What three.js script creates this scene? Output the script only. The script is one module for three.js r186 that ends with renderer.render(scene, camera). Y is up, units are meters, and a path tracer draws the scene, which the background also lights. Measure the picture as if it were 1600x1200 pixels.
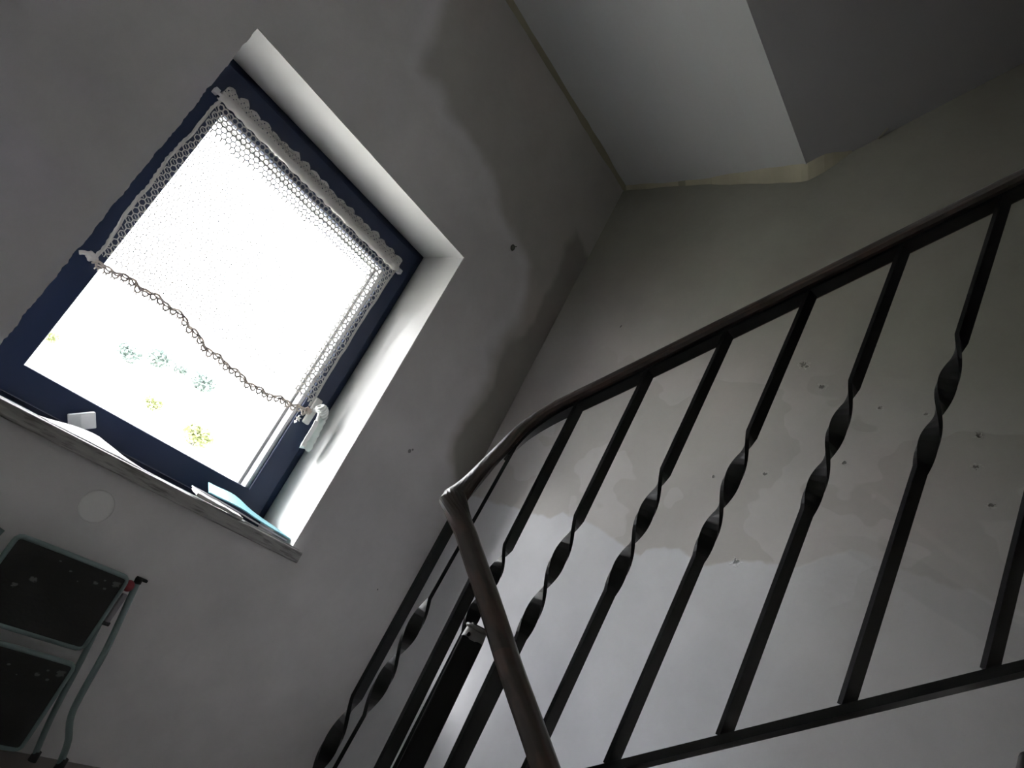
import * as THREE from 'three';
import { RoundedBoxGeometry } from 'three/addons/geometries/RoundedBoxGeometry.js';
import { mergeGeometries, mergeVertices, toCreasedNormals } from 'three/addons/utils/BufferGeometryUtils.js';

// ------------------------------------------------------------------ camera, sky, exposure
// y = 0 is the half landing, x = 0 the right wall, z = 0 the window wall
const EYE = 0.76;
const scene = new THREE.Scene();
const camera = new THREE.PerspectiveCamera(56.52, 1600 / 1200, 0.02, 600);
camera.rotation.order = 'YXZ';
camera.position.set(-1.9652, EYE, 2.0);
camera.rotation.set(0.3192, -0.7632, 0.4858);
const SKY = 10;
scene.background = new THREE.Color().setRGB(0.99 * SKY, 1.0 * SKY, 1.05 * SKY);
const renderer = new THREE.WebGLRenderer({ antialias: true });
renderer.toneMapping = THREE.LinearToneMapping;
renderer.toneMappingExposure = 1.64;
renderer.shadowMap.enabled = true;
// sun behind thin cloud, low on the left outside the window: a wide soft source
const sun = new THREE.DirectionalLight(0xffffff, 2.2);
sun.position.set(-0.84 * 30 - 1, 0.31 * 30 + 1, -0.44 * 30);
sun.target.position.set(-1, 1, 0);
sun.castShadow = true; sun.shadow.radius = 18; sun.shadow.mapSize.set(2048, 2048);
Object.assign(sun.shadow.camera, { left: -4, right: 4, top: 4, bottom: -4, near: 5, far: 60 });
scene.add(sun, sun.target);

// ------------------------------------------------------------------ helpers
let seed = 7;
const rnd = () => { seed = (seed + 0x6d2b79f5) | 0; let t = Math.imul(seed ^ (seed >>> 15), 1 | seed); t = (t + Math.imul(t ^ (t >>> 7), 61 | t)) ^ t; return ((t ^ (t >>> 14)) >>> 0) / 4294967296; };
const V = (x, y, z) => new THREE.Vector3(x, y, z);
const lerp = (a, b, t) => a + (b - a) * t, clamp = (t) => Math.min(1, Math.max(0, t));
const sstep = (a, b, x) => { const t = clamp((x - a) / (b - a)); return t * t * (3 - 2 * t); };
const taken = {};
function numbered(name) { const n = taken[name] = (taken[name] ?? -1) + 1; return n ? name + '_' + String(n).padStart(3, '0') : name; }
function mesh(name, geo, material, parent) {
  const m = new THREE.Mesh(Array.isArray(geo) ? join(geo) : geo, material);
  m.name = parent && parent !== scene ? name : numbered(name);
  m.castShadow = m.receiveShadow = true;
  (parent ?? scene).add(m);
  return m;
}
function join(list) { return mergeGeometries(list.map((g) => { let h = g.index ? g.toNonIndexed() : g; if (!h.attributes.uv) h.setAttribute('uv', new THREE.BufferAttribute(new Float32Array(h.attributes.position.count * 2), 2)); for (const k of Object.keys(h.attributes)) if (!['position', 'normal', 'uv'].includes(k)) h.deleteAttribute(k); return h; })); }
function thing(name, label, category, group, pos) {
  const o = new THREE.Group(); o.name = numbered(name); o.userData = { label, category };
  if (group) o.userData.group = group;
  if (pos) o.position.copy(pos);
  scene.add(o); return o;
}
function tag(o, label, category, group) { Object.assign(o.userData, { label, category }); if (group) o.userData.group = group; return o; }
function struct(name, geo, material, parent) { const m = mesh(name, geo, material, parent); m.userData.kind = 'structure'; return m; }
function box(x0, x1, y0, y1, z0, z1, r = 0) {
  const g = r ? new RoundedBoxGeometry(x1 - x0, y1 - y0, z1 - z0, 2, r) : new THREE.BoxGeometry(x1 - x0, y1 - y0, z1 - z0);
  return g.translate((x0 + x1) / 2, (y0 + y1) / 2, (z0 + z1) / 2);
}
function tube(pts, r, seg = 24, sides = 10, curved = true) {
  const c = curved ? new THREE.CatmullRomCurve3(pts, false, 'catmullrom', 0.5) : (() => { const p = new THREE.CurvePath(); for (let i = 1; i < pts.length; i++) p.add(new THREE.LineCurve3(pts[i - 1], pts[i])); return p; })();
  return new THREE.TubeGeometry(c, seg, r, sides, false);
}
// value noise, fractal
const hash = (x, y) => { let h = Math.imul(x, 374761393) + Math.imul(y, 668265263) | 0; h = Math.imul(h ^ (h >>> 13), 1274126177); return ((h ^ (h >>> 16)) >>> 0) / 4294967296; };
function vn(x, y) { const i = Math.floor(x), j = Math.floor(y), u = x - i, v = y - j, a = u * u * (3 - 2 * u), b = v * v * (3 - 2 * v); return lerp(lerp(hash(i, j), hash(i + 1, j), a), lerp(hash(i, j + 1), hash(i + 1, j + 1), a), b); }
function fbm(x, y, n = 4) { let s = 0, a = 0.5, t = 0; for (let k = 0; k < n; k++) { s += a * vn(x + k * 17.3, y - k * 9.1); t += a; a *= 0.5; x *= 2.03; y *= 2.03; } return s / t; }
function polySD(poly, x, y) {                                       // signed distance, negative inside
  let d = 1e9, inside = false;
  for (let i = 0, j = poly.length - 1; i < poly.length; j = i++) {
    const [ax, ay] = poly[i], [bx, by] = poly[j], ex = bx - ax, ey = by - ay, t = clamp(((x - ax) * ex + (y - ay) * ey) / (ex * ex + ey * ey));
    d = Math.min(d, Math.hypot(x - ax - ex * t, y - ay - ey * t));
    if ((ay > y) !== (by > y) && x < (bx - ax) * (y - ay) / (by - ay) + ax) inside = !inside;
  }
  return inside ? -d : d;
}
const enc = (v) => 255 * (v <= 0.0031308 ? 12.92 * v : 1.055 * Math.pow(Math.max(v, 0), 1 / 2.4) - 0.055);
// a colour map and a relief map over the rectangle [u0,u1] x [v0,v1] in metres; fn(u, v) -> [r, g, b, height 0..1] (linear)
function surfaceMaps(u0, u1, v0, v1, w, h, fn) {
  const c = new Uint8Array(w * h * 4), b = new Uint8Array(w * h * 4);
  for (let j = 0, k = 0; j < h; j++) for (let i = 0; i < w; i++, k += 4) {
    const p = fn(lerp(u0, u1, (i + 0.5) / w), lerp(v0, v1, (j + 0.5) / h));
    c[k] = enc(p[0]); c[k + 1] = enc(p[1]); c[k + 2] = enc(p[2]); c[k + 3] = 255;
    b[k] = b[k + 1] = b[k + 2] = 255 * clamp(p[3]); b[k + 3] = 255;
  }
  const mk = (data, srgb) => { const t = new THREE.DataTexture(data, w, h); t.magFilter = THREE.LinearFilter; t.minFilter = THREE.LinearMipmapLinearFilter; t.generateMipmaps = true; if (srgb) t.colorSpace = THREE.SRGBColorSpace; t.needsUpdate = true; return t; };
  return { map: mk(c, true), bumpMap: mk(b, false) };
}
function planarUV(g, fu, u0, u1, fv, v0, v1) {                       // uv from two position axes, in the metres of the maps
  const p = g.attributes.position, uv = new Float32Array(p.count * 2);
  for (let i = 0; i < p.count; i++) { const q = [p.getX(i), p.getY(i), p.getZ(i)]; uv[2 * i] = (q[fu] - u0) / (u1 - u0); uv[2 * i + 1] = (q[fv] - v0) / (v1 - v0); }
  g.setAttribute('uv', new THREE.BufferAttribute(uv, 2)); return g;
}
const mat = (r, g, b, rough = 0.6, more = {}) => new THREE.MeshStandardMaterial({ color: new THREE.Color().setRGB(r, g, b), roughness: rough, ...more });

// ------------------------------------------------------------------ wall surfaces
const px = (list) => list;
// darker bare plaster beside the corner of the window wall
const STAIN_W = [[-1.30, 2.9], [-1.136, 2.266], [-0.938, 2.242], [-0.68, 2.22], [-0.5, 2.162], [-0.3, 2.103], [-0.2, 1.9], [-0.25, 1.715], [-0.205, 1.627], [-0.215, 1.447], [-0.17, 1.259], [-0.05, 1.15], [0.2, 1.14], [0.2, 2.9]];
const STAIN_C = [[-0.14, 2.4], [-0.12, 1.95], [-0.2, 1.74], [-0.15, 1.6], [-0.19, 1.4], [-0.12, 1.24], [0.1, 1.14], [0.1, 2.4]];
function plasterW(x, y) {
  const n = fbm(x * 2.1, y * 2.1, 4), f = fbm(x * 9 + 5, y * 9, 4), g = fbm(x * 60, y * 60, 2);
  let r = 0.72, gg = 0.706, b = 0.715, h = 0.5 + 0.16 * (f - 0.5) + 0.05 * (g - 0.5);
  const k = 1 + 0.40 * (n - 0.5) + 0.14 * (f - 0.5) + 0.03 * (g - 0.5);
  const lav = sstep(0.46, 0.62, fbm(x * 1.7 + 31, y * 1.7 + 8, 3)) * sstep(1.0, 1.5, y - x * 0.1) * sstep(-1.1, -1.5, x);
  r = lerp(r, 0.72, lav); gg = lerp(gg, 0.69, lav); b = lerp(b, 0.76, lav);
  const low = sstep(0.92, 0.6, y + 0.2 * (n - 0.5));                 // smoother, paler paint low on the wall
  r = lerp(r, 0.82, low); gg = lerp(gg, 0.807, low); b = lerp(b, 0.805, low);
  const wx = x + 0.09 * (fbm(x * 6 + 3, y * 6, 3) - 0.5), wy = y + 0.09 * (fbm(x * 6, y * 6 + 40, 3) - 0.5);
  const band = polySD(STAIN_W, wx, wy), s = sstep(0.02, -0.05, band), st = sstep(0.012, -0.025, polySD(STAIN_C, wx, wy));
  const pink = sstep(0.5, 0.7, fbm(x * 3 + 11, y * 3 + 2, 3)) * s;
  r *= 1 - 0.28 * s - 0.22 * st; gg *= 1 - 0.285 * s - 0.22 * st; b *= 1 - 0.33 * s - 0.22 * st;
  r *= 1 + 0.035 * pink;
  const rim = Math.exp(-((band - 0.03) ** 2) / 0.0008);
  r *= 1 + 0.05 * rim; gg *= 1 + 0.05 * rim; b *= 1 + 0.06 * rim;
  h += 0.05 * s;
  // small knocks in the plaster
  for (const [cx, cy, rr] of [[-0.347, 1.201, 0.007], [-0.338, 1.212, 0.004], [-0.165, 0.732, 0.0035]]) { const d = Math.hypot(x - cx, y - cy) / (rr * (1 + 0.8 * (f - 0.5))); if (d < 1) { r *= 0.35; gg *= 0.35; b *= 0.35; h -= 0.35; } }
  return [r * k, gg * k, b * k, h];
}
const EDGE_R = [[-1, 1.2], [0.22, 1.202], [0.436, 1.21], [0.475, 1.246], [0.653, 1.224], [0.822, 1.184], [0.832, 1.214], [0.933, 1.245], [1.03, 1.219], [1.113, 1.266], [1.271, 1.297], [1.398, 1.384], [1.583, 1.372], [1.785, 1.345], [3.8, 1.3]];
function edgeR(z) { for (let i = 1; i < EDGE_R.length; i++) if (z <= EDGE_R[i][0]) { const [a, b] = EDGE_R[i - 1], [c, d] = EDGE_R[i]; return lerp(b, d, (z - a) / (c - a)); } return 1.3; }
const BAND_R = [[1.30, 1.40], [1.42, 1.43], [1.56, 1.405], [1.83, 1.30], [1.85, 1.22], [1.62, 1.285], [1.47, 1.345]];
const CHIPS = [[1.094, 1.94, 0.012], [1.106, 1.935, 0.006], [1.176, 1.867, 0.009], [1.354, 1.823, 0.006], [1.473, 1.823, 0.006], [1.102, 1.547, 0.007], [0.342, 2.029, 0.006], [1.608, 1.781, 0.007], [1.62, 1.688, 0.008], [1.674, 1.592, 0.007], [1.115, 1.261, 0.010], [0.80, 1.36, 0.008], [1.25, 1.72, 0.005], [0.95, 1.50, 0.005], [1.31, 1.63, 0.006]];
function plasterR(z, y) {
  const n = fbm(z * 2.3 + 70, y * 2.3, 4), f = fbm(z * 8 + 90, y * 8, 4), g = fbm(z * 60, y * 60 + 9, 2);
  let r = 0.525, gg = 0.508, b = 0.495, h = 0.5 + 0.16 * (f - 0.5) + 0.05 * (g - 0.5);
  const k = 1 + 0.42 * (n - 0.5) + 0.14 * (f - 0.5) + 0.03 * (g - 0.5);
  const pink = sstep(0.48, 0.66, fbm(z * 2.6 + 4, y * 2.6 + 77, 3)); gg *= 1 - 0.03 * pink; b *= 1 - 0.02 * pink;
  const green = sstep(1.7, 2.5, y + 0.25 * z); r *= 1 - 0.40 * green; gg *= 1 - 0.38 * green; b *= 1 - 0.46 * green;  // olive bare plaster high up, its colour also deepened for the dim upper corner
  const patch = sstep(0.545, 0.56, fbm(z * 3.1 + 12, y * 4.2 + 5, 4)) * sstep(1.1, 1.3, y) * sstep(2.0, 1.8, y);   // thin smears of filler
  r *= 1 + 0.12 * patch; gg *= 1 + 0.12 * patch; b *= 1 + 0.14 * patch;
  const dk = polySD(BAND_R, z, y + 0.02 * (f - 0.5)); const s2 = sstep(0.004, -0.006, dk) * sstep(1.28, 1.42, z);
  const e = y - edgeR(z) + 0.022 * (fbm(z * 22, y * 22, 3) - 0.5), low = sstep(0.006, -0.006, e);
  const soft = lerp(1, 0.45, sstep(1.15, 1.5, z));
  r = lerp(r, lerp(r, 0.655, soft), low); gg = lerp(gg, lerp(gg, 0.66, soft), low); b = lerp(b, lerp(b, 0.685, soft), low);
  const falloff = 1 - 0.26 * sstep(1.15, 1.95, z + 0.3 * (n - 0.5));     // light falloff up the stairs, painted into the plaster colour
  r *= falloff; gg *= falloff; b *= falloff;
  r *= 1 - 0.08 * s2; gg *= 1 - 0.08 * s2; b *= 1 - 0.08 * s2;
  h += 0.10 * low + 0.05 * patch;
  const str = sstep(0.016, 0.004, Math.abs(y - (1.62 - 0.55 * (z - 1.3)) - 0.03 * (n - 0.5))) * sstep(1.36, 1.42, z) * sstep(1.75, 1.6, z);  // pale trowel streak
  r *= 1 + 0.06 * str; gg *= 1 + 0.06 * str; b *= 1 + 0.06 * str;
  for (const [cz, cy, rr] of CHIPS) { const d = Math.hypot(z - cz, (y - cy) * 1.2) / (1.35 * rr * (1 + 1.6 * (vn(z * 260, y * 260) - 0.5))); if (d < 1) { const q = d < 0.55 ? 0.45 : 1.12; r *= q; gg *= q; b *= q; h += d < 0.55 ? -0.35 : 0.15; } }
  return [r * k, gg * k, b * k, h];
}
const mapsW = surfaceMaps(-2.3, 0, -0.3, 2.9, 1472, 2048, plasterW);
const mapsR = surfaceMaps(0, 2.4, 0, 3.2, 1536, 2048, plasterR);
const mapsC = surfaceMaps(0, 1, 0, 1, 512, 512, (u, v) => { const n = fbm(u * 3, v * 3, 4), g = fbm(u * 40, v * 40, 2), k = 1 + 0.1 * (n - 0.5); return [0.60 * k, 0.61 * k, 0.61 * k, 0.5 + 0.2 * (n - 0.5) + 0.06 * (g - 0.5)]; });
const mWallW = new THREE.MeshStandardMaterial({ ...mapsW, bumpScale: 0.006, roughness: 0.92 });
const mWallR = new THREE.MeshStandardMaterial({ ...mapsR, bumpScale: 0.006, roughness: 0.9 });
const mCeil = new THREE.MeshStandardMaterial({ ...mapsC, bumpScale: 0.003, roughness: 0.95 });
const mPaint = mat(0.84, 0.835, 0.82, 0.9);
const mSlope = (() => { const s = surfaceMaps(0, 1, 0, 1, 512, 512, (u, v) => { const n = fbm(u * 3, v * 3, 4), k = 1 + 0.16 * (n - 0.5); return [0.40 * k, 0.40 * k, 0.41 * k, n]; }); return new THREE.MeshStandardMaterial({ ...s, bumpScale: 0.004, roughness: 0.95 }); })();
const mBack = mat(0.22, 0.21, 0.20, 0.9);
const mReveal = mat(0.64, 0.64, 0.63, 0.8);
const mMarble = (() => { const s = surfaceMaps(0, 1, 0, 1, 512, 512, (u, v) => { const n = fbm(u * 22, v * 5, 4), d = fbm(u * 30, v * 8, 3), k = 0.24 + 0.26 * n - 0.14 * sstep(0.5, 0.75, d); return [k, k * 0.98, k * 0.95, 0.5]; }); return new THREE.MeshStandardMaterial({ map: s.map, roughness: 0.35 }); })();
const mStair = mat(0.035, 0.026, 0.022, 0.5);
const mConcrete = mat(0.74, 0.73, 0.71, 0.95);

// ------------------------------------------------------------------ the setting
const H = 2.7825, SLOPE = 0.752, Z0 = 0.852, XL = -2.3, ZB = 3.7, YLOW = -1.46, YTOP = 4.55, LAND = 0.98;
const OP = { x0: -1.564, x1: -0.569, y0: 0.727, y1: 1.908 };         // window opening in the wall
{
  const s = new THREE.Shape([[XL - 0.2, YLOW - 0.2], [0.2, YLOW - 0.2], [0.2, YTOP], [XL - 0.2, YTOP]].map((p) => new THREE.Vector2(...p)));
  const h = new THREE.Path();
  const rag = (a, i) => a * (vn(i * 0.9, 3.3) - 0.5);
  h.moveTo(OP.x0, OP.y0 - 0.036);
  h.lineTo(OP.x1, OP.y0 - 0.036);
  for (let i = 0; i <= 40; i++) h.lineTo(OP.x1 + rag(0.002, i + 90), lerp(OP.y0, OP.y1, i / 40));
  h.lineTo(OP.x0, OP.y1);
  for (let i = 1; i <= 140; i++) h.lineTo(OP.x0 + rag(0.0055, i * 0.35) + rag(0.004, i * 2.3 + 50) - 0.006 * Math.max(0, vn(i * 0.5, 77) - 0.72), lerp(OP.y1, OP.y0, i / 140));
  s.holes.push(h);
  const g = new THREE.ExtrudeGeometry(s, { depth: 0.36, bevelEnabled: false }); g.translate(0, 0, -0.36);
  const wall = struct('wall_front', planarUV(g, 0, -2.3, 0, 1, -0.3, 2.9), mWallW);
  // smooth white plaster lining of the opening
  const lining = (name, geo) => mesh(name, geo, mReveal, wall);
  lining('reveal', box(OP.x1 - 0.003, OP.x1 + 0.02, OP.y0, OP.y1 - 0.003, -0.36, -0.001));
  lining('reveal', box(OP.x0 + 0.001, OP.x1 + 0.02, OP.y1 - 0.003, OP.y1 + 0.02, -0.36, -0.001));
}
{
  const g = box(0, 0.2, YLOW - 0.2, YTOP, -0.36, ZB + 0.2);
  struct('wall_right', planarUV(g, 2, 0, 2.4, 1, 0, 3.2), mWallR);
  struct('wall_left', box(XL - 0.2, XL, YLOW - 0.2, YTOP, -0.36, ZB + 0.2), mPaint);
  struct('wall_back', box(XL - 0.2, 0.2, YLOW - 0.2, YTOP, ZB, ZB + 0.2), mBack);
  struct('floor', box(XL, 0, -0.18, 0, 0, LAND), mat(0.16, 0.14, 0.125, 0.4));
  struct('floor_lower', box(XL - 0.2, 0.2, YLOW - 0.2, YLOW, -0.36, ZB + 0.2), mat(0.55, 0.53, 0.50, 0.5));
  // landing of the floor above and the undersides of the flights that lead on up
  const soff = (x0, x1, z0, y0, z1, y1, t) => { const s = new THREE.Shape([[z0, y0], [z1, y1], [z1, y1 + t], [z0, y0 + t]].map((p) => new THREE.Vector2(-p[0], p[1]))); const e = new THREE.ExtrudeGeometry(s, { depth: x1 - x0, bevelEnabled: false }); e.rotateY(Math.PI / 2); e.translate(x0, 0, 0); return planarUV(e, 0, 0, 1, 2, 0, 1); };
  struct('ceiling', planarUV(box(XL, 0, H, H + 0.2, 0, Z0), 0, 0, 1, 2, 0, 1), mCeil);
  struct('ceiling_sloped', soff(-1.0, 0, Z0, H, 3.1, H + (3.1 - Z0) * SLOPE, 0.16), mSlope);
  struct('ceiling_sloped', soff(XL, -1.1, Z0, H, 2.80, H - (2.80 - Z0) * SLOPE, 0.16), mCeil);
  struct('ceiling_upper', box(XL - 0.2, 0.2, YTOP, YTOP + 0.15, -0.36, ZB + 0.2), mBack);
  struct('floor_upper', box(XL, 0, 1.29, 1.47, 2.80, ZB), mConcrete);
}
// yellowed filler strip where ceiling and walls meet
{
  const mYel = (() => { const s = surfaceMaps(0, 1, 0, 1, 512, 512, (u, v) => { const n = fbm(u * 12, v * 12, 4), d = sstep(0.66, 0.7, fbm(u * 26 + 4, v * 26, 2)); const k = (0.8 + 0.4 * n) * (1 - 0.35 * d); return [0.52 * k, 0.49 * k, 0.36 * k, n]; }); return new THREE.MeshStandardMaterial({ ...s, bumpScale: 0.004, roughness: 0.85 }); })();
  const strip = (name, pts) => {                                     // pts: [along point, drop on wall, run on ceiling], prism between wall and ceiling
    const pos = [], idx = [];
    pts.forEach(([c, a, b]) => pos.push(...c.toArray(), ...a.toArray(), ...b.toArray()));
    for (let i = 0; i + 1 < pts.length; i++) for (let k = 0; k < 3; k++) { const a = 3 * i + k, b = 3 * i + (k + 1) % 3; idx.push(a, b, a + 3, b, b + 3, a + 3); }
    let g = new THREE.BufferGeometry(); g.setAttribute('position', new THREE.Float32BufferAttribute(pos, 3)); g.setIndex(idx); g = g.toNonIndexed(); g.computeVertexNormals();
    return struct(name, planarUV(planarUV(g, 0, 0, 1, 2, 0, 1), name === 'trim_1' ? 0 : 2, 0, 1, 1, 0, 1), mYel);
  };
  const A = [], B = [];
  for (let i = 0; i <= 46; i++) { const x = lerp(-2.28, -0.004, i / 46), w = 0.014 + 0.012 * (fbm(x * 9, 4, 3) - 0.3); A.push([V(x, H, 0.0), V(x, H - w, 0.0006), V(x, H - 0.0006, w * 1.1)]); }
  for (let i = 0; i <= 40; i++) {
    const z = lerp(0.004, 0.98, i / 40), y = z < Z0 ? H : H + (z - Z0) * SLOPE, w = (0.012 + 0.030 * sstep(0.3, 0.85, z) + 0.012 * (fbm(z * 9, 9, 3) - 0.5)) * sstep(1.0, 0.9, z) + 0.001;
    B.push([V(0, y, z), V(-0.0006, y - w, z), V(-w * 1.3, y - 0.0006 + (z < Z0 ? 0 : 0), z)]);
  }
  strip('trim_1', A); strip('trim_2', B);
}
// the two flights
{
  const RISE = 0.1823, GO = 0.2377;
  const f2 = new THREE.Group(); f2.name = numbered('stair_flight'); f2.userData.kind = 'structure'; scene.add(f2);
  for (let k = 1; k <= 8; k++) {
    const y = RISE * k, z = 1.914 + (k - 5) * GO;
    mesh('tread', box(-0.985, 0, y - 0.04, y, z, k === 8 ? 2.80 : z + GO + 0.025, 0.008), mStair, f2);
    mesh('riser', box(-0.975, 0, y - RISE, y - 0.04, z + 0.025, z + 0.045), mConcrete, f2);
  }
  const wedge = (x0, x1, pts) => { const s = new THREE.Shape(pts.map((p) => new THREE.Vector2(-p[0], p[1]))); const e = new THREE.ExtrudeGeometry(s, { depth: x1 - x0, bevelEnabled: false }); e.rotateY(Math.PI / 2); e.translate(x0, 0, 0); return e; };
  mesh('slab', wedge(-0.97, 0, [[0.985, -0.18], [1.15, -0.18], [2.80, 1.10], [2.80, 1.26], [0.985, -0.02]]), mConcrete, f2);
  const f1 = new THREE.Group(); f1.name = numbered('stair_flight'); f1.userData.kind = 'structure'; scene.add(f1);
  for (let k = 1; k <= 7; k++) {
    const y = -RISE * k, z = LAND + (k - 1) * GO;
    mesh('tread', box(XL, -1.1, y - 0.04, y, z, z + GO + 0.025, 0.008), mStair, f1);
    mesh('riser', box(XL, -1.11, y, y + RISE - 0.001, z - 0.02, z - 0.001), mConcrete, f1);
  }
  mesh('slab', wedge(XL, -1.115, [[LAND, -0.23], [LAND + 7 * GO, YLOW + 0.04], [LAND + 6.2 * GO, YLOW + 0.001], [LAND, -0.4]]), mConcrete, f1);
}

// ------------------------------------------------------------------ the window
const mBlue = new THREE.MeshPhysicalMaterial({ color: new THREE.Color().setRGB(0.017, 0.028, 0.066), roughness: 0.42, specularIntensity: 0.6 });
const mGrey = mat(0.55, 0.56, 0.58, 0.5);
{
  const win = new THREE.Group(); win.name = 'window_1'; win.userData.kind = 'structure'; scene.add(win);
  const ring = (x0, x1, y0, y1, a, z0, z1, bev) => {                  // a = [left, right, bottom, top] member widths
    const s = new THREE.Shape([[x0, y0], [x1, y0], [x1, y1], [x0, y1]].map((p) => new THREE.Vector2(...p)));
    s.holes.push(new THREE.Path([[x0 + a[0], y0 + a[2]], [x0 + a[0], y1 - a[3]], [x1 - a[1], y1 - a[3]], [x1 - a[1], y0 + a[2]]].map((p) => new THREE.Vector2(...p))));
    const g = new THREE.ExtrudeGeometry(s, { depth: z1 - z0 - 2 * bev, bevelEnabled: true, bevelThickness: bev, bevelSize: bev, bevelOffset: -bev, bevelSegments: 2 });
    return g.translate(0, 0, z0 + bev);
  };
  const fx0 = OP.x0 - 0.008, fx1 = OP.x1 - 0.003, fy0 = OP.y0, fy1 = OP.y1 - 0.003;
  mesh('window_frame', ring(fx0, fx1, fy0, fy1, [0.055, 0.06, 0.05, 0.06], -0.31, -0.2345, 0.003), mBlue, win);
  const sx0 = -1.535, sx1 = -0.606, sy0 = fy0 + 0.014, sy1 = fy1 - 0.03;
  const gx0 = -1.448, gx1 = -0.690, gy0 = EYE + 0.064, gy1 = EYE + 0.978;
  const sash = mesh('sash', ring(sx0, sx1, sy0, sy1, [gx0 - sx0, sx1 - gx1, gy0 - sy0, sy1 - gy1], -0.285, -0.213, 0.004), mBlue, win);
  mesh('glazing_bead', ring(gx0 - 0.003, gx1 + 0.003, gy0 - 0.003, gy1 + 0.003, [0.004, 0.017, 0.004, 0.005], -0.283, -0.224, 0.001), mGrey, sash);
  mesh('gasket', ring(gx0 - 0.003, gx1 + 0.003, gy0 - 0.003, gy1 + 0.003, [0.005, 0.027, 0.005, 0.007], -0.283, -0.258, 0.001), mat(0.20, 0.20, 0.20, 0.7), sash);
  mesh('glass_pane', box(gx0 - 0.004, gx1 + 0.004, gy0 - 0.004, gy1 + 0.004, -0.2745, -0.2705), new THREE.MeshPhysicalMaterial({ color: 0xffffff, roughness: 0, transmission: 1, thickness: 0, ior: 1.45 }), sash);
  // turn handle, wrapped in tape further below
  const plate = mesh('handle_plate', box(-0.662, -0.634, EYE + 0.345, EYE + 0.445, -0.2135, -0.201, 0.005), mat(0.6, 0.6, 0.58, 0.4), sash);
  mesh('lever', [tube([V(-0.648, EYE + 0.402, -0.203), V(-0.648, EYE + 0.402, -0.172), V(-0.646, EYE + 0.39, -0.158), V(-0.64, EYE + 0.36, -0.154), V(-0.622, EYE + 0.285, -0.154)], 0.008, 30, 10)], mat(0.6, 0.6, 0.58, 0.4), plate);
  // marble sill
  mesh('window_sill', box(-1.60, -0.545, OP.y0 - 0.036, OP.y0, -0.234, 0.03, 0.004), mMarble, win);
}

// ------------------------------------------------------------------ stair railing
const mIron = new THREE.MeshPhysicalMaterial({ color: new THREE.Color().setRGB(0.004, 0.004, 0.005), roughness: 0.4, specularIntensity: 0.55 });
const mRail = (() => { const s = surfaceMaps(0, 1, 0, 1, 512, 512, (u, v) => { const st = sstep(0.12, 0.18, u) * sstep(0.36, 0.28, u) * (0.6 + 0.8 * fbm(u * 4, v * 6, 3)), n = fbm(u * 14, v * 5, 4), wear = sstep(0.5, 0.72, fbm(u * 5 + 9, v * 9, 4)); const k = (0.75 + 0.5 * n) * (1 - 0.55 * clamp(st)); return [lerp(0.030, 0.062, wear) * k, lerp(0.018, 0.034, wear) * k, lerp(0.013, 0.024, wear) * k, n]; }); s.map.wrapS = s.map.wrapT = THREE.RepeatWrapping; return new THREE.MeshPhysicalMaterial({ map: s.map, roughness: 0.34, clearcoat: 0.25, clearcoatRoughness: 0.3 }); })();
function sweep(profile, stations) {                                  // stations: {p, s (side vector, may be longer than 1), t?}
  const n = stations.length, m = profile.length, pos = [], uv = [], idx = [];
  let prev = null, len = 0;
  for (let i = 0; i < n; i++) {
    const { p, s } = stations[i], a = stations[Math.max(0, i - 1)].p, b = stations[Math.min(n - 1, i + 1)].p;
    const t1 = p.clone().sub(a).normalize(), t2 = b.clone().sub(p).normalize(), T = t1.clone().add(t2).normalize();
    if (i) len += p.distanceTo(a);
    const S = s.clone().addScaledVector(T, -s.dot(T)); S.setLength(s.length());
    const N = S.clone().cross(T).normalize();
    if (prev ? N.dot(prev) < 0 : N.y < 0) N.negate();
    prev = N.clone();
    profile.forEach(([u, v], k) => { pos.push(p.x + S.x * u + N.x * v, p.y + S.y * u + N.y * v, p.z + S.z * u + N.z * v); uv.push(k / m, len * 2); });
  }
  for (let i = 0; i + 1 < n; i++) for (let k = 0; k < m; k++) { const a = i * m + k, b = i * m + (k + 1) % m; idx.push(a, b, a + m, b, b + m, a + m); }
  for (let k = 1; k + 1 < m; k++) { idx.push(0, k + 1, k); const o = (n - 1) * m; idx.push(o, o + k, o + k + 1); }
  const g = new THREE.BufferGeometry(); g.setAttribute('position', new THREE.Float32BufferAttribute(pos, 3)); g.setAttribute('uv', new THREE.Float32BufferAttribute(uv, 2)); g.setIndex(idx);
  // make sure faces look outward
  const c = g.toNonIndexed(); const P = c.attributes.position; let vol = 0; const A = V(), B = V(), C = V();
  for (let i = 0; i < P.count; i += 3) { A.fromBufferAttribute(P, i); B.fromBufferAttribute(P, i + 1); C.fromBufferAttribute(P, i + 2); vol += A.dot(B.cross(C)); }
  if (vol < 0) { const ix = g.index.array; for (let i = 0; i < ix.length; i += 3) { const t = ix[i]; ix[i] = ix[i + 1]; ix[i + 1] = t; } }
  return toCreasedNormals(g, 0.7);
}
function smoothStations(list, per = 6) {                             // Catmull-Rom through points and side vectors
  const c = new THREE.CatmullRomCurve3(list.map((q) => q.p), false, 'centripetal'), out = [], n = list.length - 1;
  for (let i = 0; i <= n * per; i++) { const f = i / per, k = Math.min(n - 1, Math.floor(f)), t = f - k; out.push({ p: c.getPoint(i / (n * per)), s: list[k].s.clone().lerp(list[k + 1].s, t) }); }
  return out;
}
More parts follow.
